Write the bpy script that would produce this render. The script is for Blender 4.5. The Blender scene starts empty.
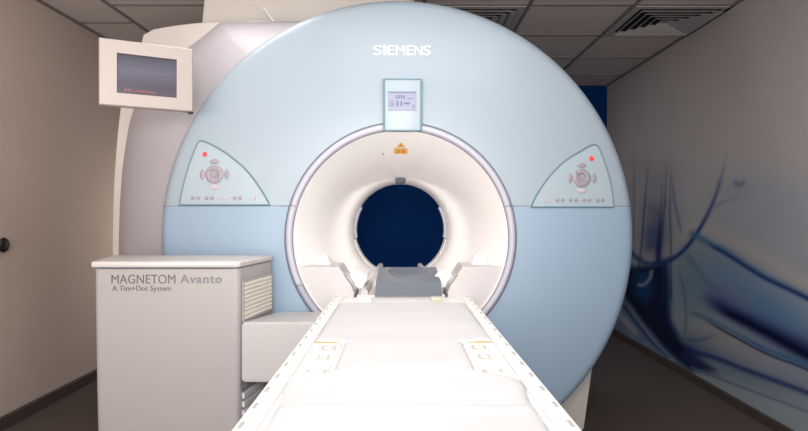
import bpy, bmesh, math
import numpy as np
from mathutils import Vector, Matrix

S = bpy.context.scene
COL = S.collection
F, CX, CY, CAMZ = 612.0, 408.0, 212.0, 1.25
FLOOR_TO_CEIL = 2.585
XR, XL, YB = 2.10, -2.33, 6.46
PI = math.pi

# ------------------------------------------------------------------ helpers
def P(px, py, Y):
    """point at distance Y that a measured photo position corresponds to"""
    return Vector(((px-CX)*Y/F, Y, CAMZ-(py-CY)*Y/F))

def lin(r, g, b):
    f = lambda c: (c/255/12.92) if c/255 <= .04045 else ((c/255+.055)/1.055)**2.4
    return (f(r), f(g), f(b), 1)

def mat(name, rgb, rough=.5, noise=0, nscale=8, bump=0, bscale=60, metal=0, spec=.5, emit=0, coat=0):
    m = bpy.data.materials.new(name); m.use_nodes = True
    nt = m.node_tree; b = nt.nodes['Principled BSDF']
    c = lin(*rgb)
    b.inputs['Base Color'].default_value = c
    b.inputs['Roughness'].default_value = rough
    b.inputs['Metallic'].default_value = metal
    b.inputs['Specular IOR Level'].default_value = spec
    b.inputs['Coat Weight'].default_value = coat
    if emit:
        b.inputs['Emission Color'].default_value = c
        b.inputs['Emission Strength'].default_value = emit
    tc = nt.nodes.new('ShaderNodeTexCoord')
    n = nt.nodes.new('ShaderNodeTexNoise'); n.inputs['Scale'].default_value = nscale
    n.inputs['Detail'].default_value = 4
    nt.links.new(tc.outputs['Object'], n.inputs['Vector'])
    mx = nt.nodes.new('ShaderNodeMix'); mx.data_type = 'RGBA'
    k = 1-(noise or .03)
    mx.inputs['A'].default_value = (c[0]*k, c[1]*k, c[2]*k, 1)
    mx.inputs['B'].default_value = (min(1, c[0]/k), min(1, c[1]/k), min(1, c[2]/k), 1)
    nt.links.new(n.outputs['Fac'], mx.inputs['Factor'])
    nt.links.new(mx.outputs['Result'], b.inputs['Base Color'])
    if bump:
        n2 = nt.nodes.new('ShaderNodeTexNoise'); n2.inputs['Scale'].default_value = bscale
        nt.links.new(tc.outputs['Object'], n2.inputs['Vector'])
        bp = nt.nodes.new('ShaderNodeBump'); bp.inputs['Strength'].default_value = bump
        bp.inputs['Distance'].default_value = .01
        nt.links.new(n2.outputs['Fac'], bp.inputs['Height'])
        nt.links.new(bp.outputs['Normal'], b.inputs['Normal'])
    return m

def obj(name, bm, m, parent=None, smooth=False, angle=35):
    me = bpy.data.meshes.new(name)
    bmesh.ops.recalc_face_normals(bm, faces=bm.faces)
    bm.to_mesh(me); bm.free()
    for mm in (m if isinstance(m, (list, tuple)) else [m]): me.materials.append(mm)
    if smooth:
        me.polygons.foreach_set('use_smooth', [True]*len(me.polygons))
        try: me.set_sharp_from_angle(angle=math.radians(angle))
        except Exception: pass
    o = bpy.data.objects.new(name, me); COL.objects.link(o)
    if parent is not None: o.parent = parent
    return o

def thing(name, label, cat, loc=(0, 0, 0), rotz=0, group=None):
    o = bpy.data.objects.new(name, None); COL.objects.link(o)
    o.location = loc; o.rotation_euler = (0, 0, rotz); o.empty_display_size = .1
    o['label'] = label; o['category'] = cat; o['kind'] = 'thing'
    if group: o['group'] = group
    return o

def tag(o, label, cat, group=None):
    o['label'] = label; o['category'] = cat; o['kind'] = 'thing'
    if group: o['group'] = group
    return o

def struct(name, bm, m, parent=None, smooth=False):
    o = obj(name, bm, m, parent, smooth); o['kind'] = 'structure'; return o

def box(bm, x0, x1, y0, y1, z0, z1, bev=0, seg=2, mi=0, M=None):
    r = bmesh.ops.create_cube(bm, size=1)
    vs = r['verts']
    for v in vs:
        v.co = Vector(((x0+x1)/2+v.co.x*(x1-x0), (y0+y1)/2+v.co.y*(y1-y0), (z0+z1)/2+v.co.z*(z1-z0)))
    fs = set(f for v in vs for f in v.link_faces)
    for f in fs: f.material_index = mi
    if bev:
        es = list(set(e for v in vs for e in v.link_edges))
        rr = bmesh.ops.bevel(bm, geom=es, offset=bev, segments=seg, profile=.5, affect='EDGES')
        vs = list(set(v for f in rr['faces'] for v in f.verts))
        for f in rr['faces']: f.material_index = mi
    if M is not None:
        allv = set()
        stack = list(vs)
        while stack:
            v = stack.pop()
            if v in allv: continue
            allv.add(v); stack += [e.other_vert(v) for e in v.link_edges]
        for v in allv: v.co = M @ v.co
    return vs

def prism(bm, pts, axis, a, b, bev=0, seg=2):
    """extrude polygon; axis 'y': pts are (x,z) between y=a..b ; axis 'z': pts are (x,y)"""
    def mk(p, t): return Vector((p[0], t, p[1])) if axis == 'y' else Vector((p[0], p[1], t))
    A = [bm.verts.new(mk(p, a)) for p in pts]; B = [bm.verts.new(mk(p, b)) for p in pts]
    n = len(pts); fs = [bm.faces.new(A), bm.faces.new(list(reversed(B)))]
    for i in range(n): fs.append(bm.faces.new((A[i], B[i], B[(i+1) % n], A[(i+1) % n])))
    if bev:
        es = list(set(e for f in fs[:2] for e in f.edges))
        bmesh.ops.bevel(bm, geom=es, offset=bev, segments=seg, profile=.5, affect='EDGES')
    return A, B

def tube(bm, pts, r, n=10, closed=False):
    pts = [Vector(p) for p in pts]; rings = []
    N = len(pts)
    for i, p in enumerate(pts):
        a = pts[(i-1) % N] if (closed or i > 0) else p
        b = pts[(i+1) % N] if (closed or i < N-1) else p
        d = (b-a).normalized()
        up = Vector((0, 1, 0)) if abs(d.y) < .9 else Vector((1, 0, 0))
        u = d.cross(up).normalized(); w = d.cross(u)
        rings.append([bm.verts.new(p+r*(math.cos(2*PI*k/n)*u+math.sin(2*PI*k/n)*w)) for k in range(n)])
    for i in range(N if closed else N-1):
        A, B = rings[i], rings[(i+1) % N]
        for k in range(n): bm.faces.new((A[k], A[(k+1) % n], B[(k+1) % n], B[k]))
    if not closed:
        bm.faces.new(rings[0]); bm.faces.new(list(reversed(rings[-1])))

def loft(bm, rings, closed=True):
    R = [[bm.verts.new(p) for p in r] for r in rings]
    for A, B in zip(R, R[1:]):
        n = len(A)
        for k in range(n if closed else n-1):
            bm.faces.new((A[k], A[(k+1) % n], B[(k+1) % n], B[k]))
    return R

def catmull(pts, n=8, closed=False):
    out = []; N = len(pts)
    pts = [np.array(p, float) for p in pts]
    for i in range(N if closed else N-1):
        if closed: p = [pts[(i+k-1) % N] for k in range(4)]
        else: p = [pts[max(i-1, 0)], pts[i], pts[i+1], pts[min(i+2, N-1)]]
        for t in np.linspace(0, 1, n, endpoint=False):
            out.append(.5*((2*p[1])+(-p[0]+p[2])*t+(2*p[0]-5*p[1]+4*p[2]-p[3])*t*t+(-p[0]+3*p[1]-3*p[2]+p[3])*t**3))
    if not closed: out.append(pts[-1])
    return out

def text_bm(txt, width, height, depth=.003, bold=0.0, space=1.0, shear=0.0):
    """lettering as a mesh standing in the XZ plane, lower-left at the origin, front toward -Y"""
    c = bpy.data.curves.new('lettering', 'FONT'); c.body = txt; c.size = 1
    c.offset = bold; c.space_character = space; c.shear = shear; c.extrude = .02; c.resolution_u = 4
    o = bpy.data.objects.new('lettering', c); COL.objects.link(o)
    dg = bpy.context.evaluated_depsgraph_get()
    me = bpy.data.meshes.new_from_object(o.evaluated_get(dg))
    bm = bmesh.new(); bm.from_mesh(me)
    bpy.data.objects.remove(o); bpy.data.curves.remove(c); bpy.data.meshes.remove(me)
    xs = [v.co.x for v in bm.verts]; ys = [v.co.y for v in bm.verts]
    x0, x1, y0, y1 = min(xs), max(xs), min(ys), max(ys)
    for v in bm.verts:
        x = (v.co.x-x0)/(x1-x0)*width; z = (v.co.y-y0)/(y1-y0)*height; y = -v.co.z/.02*depth/2
        v.co = Vector((x, y, z))
    return bm

def cap_rings(bm, outline, levels, yfun):
    """fill a star-shaped outline with shrinking rings lying on the surface yfun"""
    c = sum((Vector(p) for p in outline), Vector((0, 0)))/len(outline)
    prev = None; rings = []
    for s, off in levels:
        ring = []
        for p in outline:
            q = c+(Vector(p)-c)*s
            ring.append(bm.verts.new((q.x, yfun(q.x, q.y)-off, q.y)))
        rings.append(ring)
    n = len(outline)
    for A, B in zip(rings, rings[1:]):
        for k in range(n): bm.faces.new((A[k], A[(k+1) % n], B[(k+1) % n], B[k]))
    v = bm.verts.new((c.x, yfun(c.x, c.y)-levels[-1][1], c.y))
    A = rings[-1]
    for k in range(n): bm.faces.new((A[k], A[(k+1) % n], v))

# ------------------------------------------------------------------ materials
M = {}
M['blue'] = mat('pale_blue_plastic', (141, 153, 163), .42, noise=.012, coat=.05)
M['lower_blue'] = mat('mid_blue_plastic', (132, 151, 169), .45, noise=.012, coat=.05)
M['panel'] = mat('control_panel_plastic', (149, 162, 170), .4)
M['teal'] = mat('teal_edge', (92, 118, 130), .5)
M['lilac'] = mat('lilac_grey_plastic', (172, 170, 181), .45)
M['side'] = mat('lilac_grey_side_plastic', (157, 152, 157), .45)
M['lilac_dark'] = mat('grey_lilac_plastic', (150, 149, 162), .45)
M['line'] = mat('dark_joint', (98, 104, 116), .6)
M['cream'] = mat('warm_white_plastic', (184, 178, 177), .4)
M['boxwhite'] = mat('box_white_plastic', (176, 173, 172), .4)
M['bezel'] = mat('bezel_plastic', (158, 149, 144), .4)
M['bore'] = mat('bore_liner', (234, 230, 228), .33)
M['white'] = mat('white_plastic', (194, 188, 182), .4)
M['tablewhite'] = mat('table_white', (222, 220, 217), .35)
M['sheet'] = mat('white_sheet', (198, 197, 198), .7, bump=.05, bscale=14)
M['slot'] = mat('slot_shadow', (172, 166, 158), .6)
M['orange'] = mat('orange_edge', (206, 140, 62), .5)
M['socket'] = mat('socket_beige', (184, 178, 164), .5)
M['grey_blue'] = mat('grey_blue_foam', (80, 88, 99), .55, noise=.04)
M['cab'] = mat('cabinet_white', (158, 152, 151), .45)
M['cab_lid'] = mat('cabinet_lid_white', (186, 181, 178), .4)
M['vent'] = mat('cream_slats', (212, 203, 192), .5)
M['rib'] = mat('grey_slats', (205, 204, 206), .5)
M['ribgap'] = mat('slat_gap', (130, 130, 136), .7)
M['txt_dark'] = mat('dark_grey_ink', (92, 85, 86), .6)
M['txt_mid'] = mat('mid_grey_ink', (120, 118, 125), .6)
M['txt_white'] = mat('white_letter', (255, 255, 255), .4, emit=.12)
M['button'] = mat('mauve_button', (142, 132, 140), .45)
M['button_light'] = mat('pale_button', (174, 164, 170), .45)
M['red'] = mat('red_button', (235, 60, 50), .4, emit=.15)
M['yellow'] = mat('amber_sticker', (236, 168, 40), .5)
M['yellow2'] = mat('dark_amber_print', (205, 130, 40), .5)
M['lcd'] = mat('pale_lcd', (128, 132, 154), .4, emit=.03)
M['lcd_ink'] = mat('lcd_ink', (92, 94, 128), .5)
M['steel'] = mat('brushed_steel', (205, 203, 203), .35, metal=.2)
M['marker'] = mat('grey_marker', (120, 122, 128), .5)
M['black'] = mat('black_plastic', (24, 20, 20), .4)
M['navy'] = mat('navy_wall_paint', (0, 42, 96), .8, spec=.1)
M['lwall'] = mat('taupe_wall_paint', (194, 178, 168), .75, noise=.02, nscale=3, bump=.03, spec=.2)
M['ceil'] = mat('grey_ceiling_tile', (196, 188, 184), .85, noise=.04, nscale=60, bump=.08, bscale=150, spec=.1)
M['tbar'] = mat('ceiling_grid_bar', (120, 112, 109), .6)
M['diff'] = mat('vent_metal', (168, 164, 162), .5)
M['plenum'] = mat('vent_dark', (22, 20, 22), .9)
M['floor'] = mat('dark_brown_vinyl', (92, 82, 77), .7, noise=.08, nscale=40, bump=.05, bscale=200, spec=.25)
M['skirt'] = mat('dark_skirting', (74, 64, 60), .55, noise=.05)

# monitor glass: dark violet-blue with soft horizontal bands
def screen_mat():
    m = bpy.data.materials.new('monitor_glass'); m.use_nodes = True
    nt = m.node_tree; b = nt.nodes['Principled BSDF']
    tc = nt.nodes.new('ShaderNodeTexCoord'); sp = nt.nodes.new('ShaderNodeSeparateXYZ')
    nt.links.new(tc.outputs['Generated'], sp.inputs[0])
    rp = nt.nodes.new('ShaderNodeValToRGB'); cr = rp.color_ramp
    cr.elements[0].position = 0; cr.elements[0].color = lin(70, 58, 68)
    cr.elements[1].position = 1; cr.elements[1].color = lin(34, 34, 48)
    for p, c in ((.25, (58, 55, 70)), (.6, (76, 73, 90)), (.88, (56, 55, 70))):
        e = cr.elements.new(p); e.color = lin(*c)
    nt.links.new(sp.outputs['Z'], rp.inputs['Fac'])
    w = nt.nodes.new('ShaderNodeTexWave'); w.bands_direction = 'Z'; w.inputs['Scale'].default_value = 5
    w.inputs['Distortion'].default_value = .3
    nt.links.new(tc.outputs['Generated'], w.inputs['Vector'])
    mx = nt.nodes.new('ShaderNodeMix'); mx.data_type = 'RGBA'; mx.blend_type = 'MULTIPLY'
    mx.inputs['Factor'].default_value = .18
    nt.links.new(rp.outputs['Color'], mx.inputs['A']); nt.links.new(w.outputs['Color'], mx.inputs['B'])
    nt.links.new(mx.outputs['Result'], b.inputs['Base Color'])
    nt.links.new(mx.outputs['Result'], b.inputs['Emission Color'])
    b.inputs['Emission Strength'].default_value = .12
    b.inputs['Roughness'].default_value = .35
    return m
M['screen'] = screen_mat()
M['screen_print'] = mat('reddish_screen_mark', (120, 66, 62), .5, emit=.15)

# ------------------------------------------------------------------ the room
bm = bmesh.new(); box(bm, XL-.1, XR+.1, -1.6, YB+.1, -.1, 0); struct('floor', bm, M['floor'])
bm = bmesh.new(); box(bm, XL-.1, XR+.1, -1.6, YB+.1, FLOOR_TO_CEIL, FLOOR_TO_CEIL+.1); ceiling = struct('ceiling', bm, M['ceil'])
bm = bmesh.new()
TILE = .675; zc = FLOOR_TO_CEIL
xs = [1.455-TILE*k for k in range(6)]
for x in xs: box(bm, x-.011, x+.011, -1.6, YB, zc-.008, zc+.002)
y = 3.93-TILE*8
while y < YB:
    box(bm, -1.915+.011, XR, y-.011, y+.011, zc-.0075, zc+.002)
    y2 = y+.37
    if y2 < YB: box(bm, XL, -1.915-.011, y2-.011, y2+.011, zc-.0075, zc+.002)
    y += TILE
box(bm, XR-.022, XR, -1.6, YB, zc-.012, zc+.002); box(bm, XL, XL+.022, -1.6, YB, zc-.012, zc+.002)
struct('trim_1', bm, M['tbar'])
bm = bmesh.new(); box(bm, XL-.1, XL, -1.6, YB+.1, 0, zc); struct('wall_left', bm, M['lwall'])
bm = bmesh.new(); box(bm, XL, XR, YB, YB+.1, 0, zc); struct('wall_back', bm, M['navy'])
bm = bmesh.new(); prism(bm, [(XL, 0), (XL+.014, 0), (XL+.014, .068), (XL+.008, .078), (XL, .078)], 'y', -1.6, YB)
struct('baseboard_left', bm, M['skirt'])
bm = bmesh.new()
for a, b in ((-1.6, 3.683), (3.687, YB)):
    prism(bm, [(XR, 0), (XR-.014, 0), (XR-.014, .055), (XR-.008, .062), (XR, .062)], 'y', a, b)
struct('baseboard_right', bm, M['skirt'])

# right wall with its printed mural (the print is a colour attribute of the wall sheet)
def mural_wall():
    ys = np.concatenate([np.arange(-1.6, 2.2, .2), np.arange(2.2, YB+.01, .0075)]); ys[-1] = YB
    zs = np.concatenate([np.arange(0, 1.75, .0075), np.arange(1.75, zc, .06), [zc]])
    YY, ZZ = np.meshgrid(ys, zs, indexing='ij')
    yc = np.maximum(YY, 1.9)
    u = XR*F/yc+CX; v = CY+(CAMZ-ZZ)*F/yc          # design coordinates of the print
    def L(c): return np.array(lin(*c)[:3])
    def sm(a, b, x):
        t = np.clip((x-a)/(b-a), 0, 1); return t*t*(3-2*t)
    base = np.zeros(u.shape+(3,))
    top, mid, low = L((176, 169, 167)), L((160, 156, 158)), L((150, 158, 166))
    t = sm(150, 300, v)[..., None]
    base = top*(1-t)+low*t
    def blend(c, a):
        nonlocal base
        a = np.clip(a, 0, 1)[..., None]; base = base*(1-a)+L(c)*a
    def dist(poly):
        pts = np.array(catmull(poly, 6)); best = np.full(u.shape, 1e9); par = np.zeros(u.shape)
        n = len(pts)-1
        sgn = np.zeros(u.shape)
        for i in range(n):
            a, b = pts[i], pts[i+1]; d = b-a; L2 = (d**2).sum()+1e-9
            tt = np.clip(((u-a[0])*d[0]+(v-a[1])*d[1])/L2, 0, 1)
            ex, ey = u-(a[0]+tt*d[0]), v-(a[1]+tt*d[1])
            q = np.hypot(ex, ey); m = q < best
            best = np.where(m, q, best); par = np.where(m, (i+tt)/n, par)
            sgn = np.where(m, np.sign(ey*d[0]-ex*d[1]), sgn)
        return best, par, sgn
    def ribbon(poly, w, c, a=1., fade=(0, 0), w1=None, below=None):
        d, p, s = dist(poly)
        ww = w if w1 is None else w+(w1-w)*p
        al = a*np.exp(-(d/ww)**2)
        if below is not None:                       # soft tail to one side of the stroke
            tail = a*.55*np.exp(-(d/(ww*below[0])))*(s*below[1] > 0); al = np.maximum(al, tail)
        if fade[0]: al = al*sm(0, fade[0], p)
        if fade[1]: al = al*(1-sm(1-fade[1], 1, p))
        blend(c, al)
    # soft bluish fields
    def cloud(cx, cy, sx, sy, c, a, rot=0):
        ca, sa = math.cos(rot), math.sin(rot)
        X = (u-cx)*ca+(v-cy)*sa; Y = -(u-cx)*sa+(v-cy)*ca
        blend(c, a*np.exp(-(X/sx)**2-(Y/sy)**2))
    def fill(poly, c, a, soft):
        P_ = np.array(poly, float); best = np.full(u.shape, 1e9); ins = np.zeros(u.shape, bool)
        for k in range(len(P_)):
            p, q = P_[k], P_[(k+1) % len(P_)]; d = q-p; L2 = (d**2).sum()+1e-9
            tt = np.clip(((u-p[0])*d[0]+(v-p[1])*d[1])/L2, 0, 1)
            best = np.minimum(best, np.hypot(u-p[0]-tt*d[0], v-p[1]-tt*d[1]))
            cr = ((p[1] > v) != (q[1] > v)) & (u < d[0]*(v-p[1])/(d[1] if abs(d[1]) > 1e-9 else 1e-9)+p[0])
            ins ^= cr
        sd = np.where(ins, -best, best)
        blend(c, a*(1-sm(-soft, soft, sd)))
    # soft bluish fields
    cloud(775, 205, 55, 36, (140, 150, 168), .55)
    cloud(740, 190, 14, 12, (132, 140, 156), .35)
    cloud(724, 272, 50, 30, (116, 136, 152), .8, .5)
    cloud(770, 312, 75, 26, (84, 124, 162), .85, .5)
    cloud(720, 296, 26, 12, (112, 108, 140), .7, .3)
    cloud(690, 290, 22, 36, (108, 134, 150), .75)
    cloud(725, 340, 46, 12, (166, 158, 158), .85, .42)
    cloud(785, 372, 60, 11, (146, 152, 162), .75, .4)
    cloud(745, 377, 80, 9, (112, 132, 146), .75, .4)
    cloud(690, 350, 26, 16, (78, 104, 132), .8, .5)
    # pale band that follows the inside of the hook and the long stroke
    ribbon([(634, 244), (646, 252), (662, 252), (678, 240), (692, 226), (720, 234), (760, 256), (815, 288)], 6, (182, 170, 166), .65, fade=(.08, 0), w1=9)
    # the tall bluish column of the print with its hairlines
    fill([(640, 165), (672, 165), (672, 244), (662, 256), (648, 258), (638, 250)], (122, 124, 142), .5, 20)
    fill([(648, 205), (664, 205), (666, 240), (660, 252), (647, 250)], (82, 88, 120), .7, 14)
    fill([(646, 228), (656, 226), (656, 250), (646, 250)], (50, 70, 120), .65, 7)
    ribbon([(661, 205), (660, 230), (658, 256), (659, 266)], 2.2, (20, 32, 90), .95, fade=(.4, 0), w1=4)
    for pl, a, w in (([(650, 150), (645, 200), (641, 250), (636, 280)], .75, 1.0), ([(667, 150), (665, 200), (661, 245), (660, 262)], .7, 1.1),
                     ([(671, 160), (670, 205), (671, 250), (671, 300)], .65, 1.1), ([(663, 170), (661, 210), (659, 240)], .5, 1.0),
                     ([(634, 150), (634, 200), (633, 240)], .35, 1.2)):
        ribbon(pl, w, (52, 62, 96), a, fade=(.4, 0))
    ribbon([(671, 170), (674, 198), (679, 222), (682, 236)], 1.5, (98, 112, 136), .75, fade=(.3, .2))
    # streaks at the foot of the column
    fill([(612, 290), (628, 292), (690, 372), (660, 366), (610, 330)], (104, 122, 150), .8, 4)
    ribbon([(616, 312), (626, 322), (640, 338)], 3.0, (176, 172, 178), .8, fade=(.1, .3))
    ribbon([(624, 306), (636, 322), (652, 342), (668, 356)], 2.0, (40, 56, 100), .85)
    ribbon([(628, 304), (642, 324), (660, 346), (678, 364)], 1.8, (130, 152, 184), .85, fade=(.1, .2))
    # deep navy mass
    fill([(622, 262), (636, 266), (652, 264), (668, 258), (671, 285), (671, 318), (681, 340), (698, 358), (716, 370), (690, 372), (664, 349), (642, 322), (626, 300), (618, 282)], (8, 16, 52), .97, 4.5)
    fill([(634, 272), (650, 272), (652, 292), (646, 304), (634, 294)], (34, 74, 122), .75, 6)
    ribbon([(652, 268), (650, 278), (643, 285), (636, 284)], 1.6, (140, 170, 190), .7, fade=(.2, .2))
    ribbon([(667, 262), (668, 300), (670, 322), (680, 342)], 1.6, (34, 66, 122), .8, fade=(.1, .2))
    ribbon([(663, 268), (663, 300)], 1.0, (40, 62, 110), .6)
    ribbon([(676, 268), (684, 290), (686, 320), (684, 338)], 1.6, (78, 104, 132), .6, fade=(.2, .2))
    ribbon([(682, 352), (694, 362), (712, 372), (730, 378)], 6, (38, 52, 98), .75, fade=(.1, .6), w1=2)
    # the hook-shaped stroke
    ribbon([(729, 142), (723, 170), (714, 200), (700, 228), (684, 250), (668, 261), (650, 264), (636, 257), (627, 246)],
           1.8, (58, 76, 118), .95, fade=(.3, 0), w1=3.0)
    ribbon([(712, 206), (699, 230), (684, 250), (668, 261), (650, 264)], 1.8, (28, 48, 108), .8, fade=(.3, .1))
    # long diagonal strokes
    ribbon([(686, 230), (698, 237), (712, 245), (726, 252), (762, 275), (795, 291), (830, 309), (900, 345)], 3.8, (66, 104, 136), .9, fade=(.12, 0), w1=3)
    ribbon([(706, 243), (726, 254), (762, 276.5), (795, 292.5), (830, 310), (900, 346)], 1.8, (18, 46, 108), .9, fade=(.15, 0), w1=2.6)
    ribbon([(686, 252), (696, 268), (710, 284), (728, 296)], 3, (88, 110, 138), .65, fade=(.1, .3))
    ribbon([(698, 294), (714, 302), (749, 320), (784, 338), (808, 350), (900, 400)], 6, (40, 60, 118), .9, fade=(.25, 0), w1=16)
    ribbon([(708, 303), (726, 312), (752, 325), (784, 342), (808, 355), (900, 404)], 3.5, (6, 14, 54), 1., fade=(.25, 0), w1=9)
    ribbon([(686, 311), (706, 318), (728, 329), (766, 349), (808, 365), (900, 408)], 2.6, (84, 114, 142), .85, fade=(.12, 0), w1=3.4)
    ribbon([(728, 329), (766, 349.5), (808, 366), (900, 409)], 1.8, (40, 94, 150), .6, fade=(.3, 0), w1=2.5)
    ribbon([(700, 317), (725, 331.5), (766, 353.5), (808, 370), (900, 413)], 1.3, (26, 40, 80), .95, fade=(.25, 0))
    ribbon([(678, 338), (697, 340), (710, 337), (720, 332)], 1.8, (70, 92, 124), .6, fade=(.1, .4))
    ribbon([(684, 348), (698, 353), (716, 358), (749, 371), (808, 393), (900, 432)], 3.2, (26, 48, 104), .9, fade=(.05, 0), w1=4, below=(2.2, -1))
    ribbon([(690, 366), (700, 371), (749, 390), (808, 412), (900, 450)], 1.3, (92, 112, 130), .85, fade=(.15, 0))
    ribbon([(735, 182), (739, 184), (744, 182), (740, 186), (736, 185)], 2.0, (104, 116, 134), .75)
    ribbon([(712, 208), (726, 201), (745, 195)], 2.0, (122, 130, 146), .55, fade=(.1, .6))
    ny, nz = u.shape
    verts = np.stack([np.full(YY.shape, XR), YY, ZZ], -1).reshape(-1, 3)
    idx = np.arange(ny*nz).reshape(ny, nz)
    q = np.stack([idx[:-1, :-1], idx[:-1, 1:], idx[1:, 1:], idx[1:, :-1]], -1).reshape(-1, 4)
    me = bpy.data.meshes.new('wall_right')
    me.vertices.add(len(verts)); me.vertices.foreach_set('co', verts.ravel())
    me.loops.add(q.size); me.loops.foreach_set('vertex_index', q.ravel().astype(np.int32))
    me.polygons.add(len(q)); me.polygons.foreach_set('loop_start', (np.arange(len(q))*4).astype(np.int32))
    try: me.polygons.foreach_set('loop_total', np.full(len(q), 4, np.int32))
    except Exception: pass
    me.update(calc_edges=True)
    at = me.color_attributes.new('print', 'FLOAT_COLOR', 'POINT')
    rgba = np.ones((len(verts), 4), np.float32); rgba[:, :3] = base.reshape(-1, 3)
    at.data.foreach_set('color', rgba.ravel())
    m = bpy.data.materials.new('mural_print'); m.use_nodes = True
    nt = m.node_tree; b = nt.nodes['Principled BSDF']
    a = nt.nodes.new('ShaderNodeAttribute'); a.attribute_name = 'print'
    tc = nt.nodes.new('ShaderNodeTexCoord'); n = nt.nodes.new('ShaderNodeTexNoise'); n.inputs['Scale'].default_value = 2.2
    nt.links.new(tc.outputs['Object'], n.inputs['Vector'])
    rp = nt.nodes.new('ShaderNodeMapRange'); rp.inputs['To Min'].default_value = .92; rp.inputs['To Max'].default_value = 1.06
    nt.links.new(n.outputs['Fac'], rp.inputs['Value'])
    mx = nt.nodes.new('ShaderNodeMix'); mx.data_type = 'RGBA'; mx.blend_type = 'MULTIPLY'; mx.inputs['Factor'].default_value = 1
    nt.links.new(a.outputs['Color'], mx.inputs['A']); nt.links.new(rp.outputs['Result'], mx.inputs['B'])
    nt.links.new(mx.outputs['Result'], b.inputs['Base Color'])
    b.inputs['Roughness'].default_value = .6; b.inputs['Specular IOR Level'].default_value = .2
    me.materials.append(m)
    o = bpy.data.objects.new('wall_right', me); COL.objects.link(o); o['kind'] = 'structure'
mural_wall()

# ------------------------------------------------------------------ ceiling vents
def ceiling_vent(x0, y0, label):
    c = (x0+TILE/2, y0+TILE/2)
    t = thing('ceiling_vent', label, 'vent', (c[0], c[1], zc), 0, 'square air vents in the ceiling')
    h = TILE/2-.016
    bm = bmesh.new()
    def ring(bm, a, b, za, zb):
        A = [(-a, -a, za), (a, -a, za), (a, a, za), (-a, a, za)]; B = [(-b, -b, zb), (b, -b, zb), (b, b, zb), (-b, b, zb)]
        A = [bm.verts.new(p) for p in A]; B = [bm.verts.new(p) for p in B]
        for k in range(4): bm.faces.new((A[k], A[(k+1) % 4], B[(k+1) % 4], B[k]))
    ring(bm, h, h, -.001, -.012); ring(bm, h, h-.045, -.012, -.012); ring(bm, h-.045, h-.05, -.012, -.004)
    obj('frame', bm, M['diff'], t)
    bm = bmesh.new(); box(bm, -h+.01, h-.01, -h+.01, h-.01, -.003, -.001); obj('backing', bm, M['plenum'], t)
    for k in range(5):
        a = h-.05-k*.052
        bm = bmesh.new()
        ring(bm, a, a-.034, -.026, -.005); ring(bm, a-.002, a-.036, -.0275, -.0065); ring(bm, a, a-.002, -.026, -.0275)
        obj('louvre', bm, M['diff'], t)
    return t
ceiling_vent(1.455, 3.93, 'square louvred ceiling vent in the tile beside the right mural wall')
ceiling_vent(.105, 3.93, 'square louvred ceiling vent partly hidden behind the top of the blue scanner')

# ------------------------------------------------------------------ the scanner
G0 = Vector((-.033, 2.86, 0)); GA = .0147
GM = Matrix.Translation(G0) @ Matrix.Rotation(GA, 4, 'Z'); GI = GM.inverted()
def lp(px, py, Y): return GI @ P(px, py, Y)

mri = thing('mri_scanner', 'large pale blue round scanner with white tunnel, beside the mural wall', 'mri scanner', G0, GA)
DC = Vector((-.012, 1.1315)); DR = 1.146; BZ = 1.128
RI = .541
def prof(rd):
    s = (rd-.55)/(DR-.55)
    if s <= 0: return 0.
    y = .075*s**2
    if s > .92:
        q = min(1, (s-.92)/.08); y += .06*(1-math.sqrt(max(0, 1-q*q)))
    return y
def fy(x, z): return prof(math.hypot(x-DC.x, z-DC.y))
def on_face(px, py, off=0.):
    Y = 2.9
    for _ in range(5):
        q = lp(px, py, Y); Y = 2.86+fy(q.x, q.z)-off
    q = lp(px, py, Y); return Vector((q.x, q.z))
SEAM = on_face(225, 206).y

def face_half(upper):
    bm = bmesh.new(); N = 160; rings = []
    ts = [0, .06, .15, .25, .35, .45, .55, .65, .74, .82, .88, .92, .94, .96, .975, .987, .995, 1]
    rings.append([Vector((RI*math.cos(a), .06, BZ+RI*math.sin(a))) for a in [2*PI*k/N for k in range(N)]])
    rings.append([Vector((RI*math.cos(a), .006, BZ+RI*math.sin(a))) for a in [2*PI*k/N for k in range(N)]])
    for t in ts:
        ring = []
        for k in range(N):
            a = 2*PI*k/N
            p = Vector((RI*math.cos(a)*1.006, BZ+RI*math.sin(a)*1.006)); q = DC+Vector((math.cos(a), math.sin(a)))*DR
            w = p.lerp(q, t); ring.append(Vector((w.x, fy(w.x, w.y), w.y)))
        rings.append(ring)
    for r, y in ((DR, .17), (DR-.004, .2), (DR-.02, .21)):
        rings.append([Vector((DC.x+r*math.cos(2*PI*k/N), y, DC.y+r*math.sin(2*PI*k/N))) for k in range(N)])
    loft(bm, rings)
    g = lambda: bm.verts[:]+bm.edges[:]+bm.faces[:]
    if upper:
        bmesh.ops.bisect_plane(bm, geom=g(), plane_co=(0, 0, SEAM+.0015), plane_no=(0, 0, -1), clear_outer=True)
    else:
        bmesh.ops.bisect_plane(bm, geom=g(), plane_co=(0, 0, SEAM-.0015), plane_no=(0, 0, 1), clear_outer=True)
        bmesh.ops.bisect_plane(bm, geom=g(), plane_co=(0, 0, .03), plane_no=(0, 0, -1), clear_outer=True)
    return bm
o = obj('upper_cover', face_half(True), M['blue'], mri, True, 50); o['label'] = 'pale blue upper front cover'
o = obj('lower_cover', face_half(False), M['lower_blue'], mri, True, 50); o['label'] = 'slightly deeper blue lower front cover'
# dark joint backing behind the seam
for sgn in (-1, 1):
    bm = bmesh.new(); pts = []
    for k in range(24):
        r = RI+.01+(DR-.012-RI)*k/23; x = DC.x+sgn*r
        pts.append((x, fy(x, SEAM)+.0045, SEAM))
    tube(bm, pts, .0032, 6)
    obj('cover_joint', bm, M['line'], mri, True)

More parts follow.
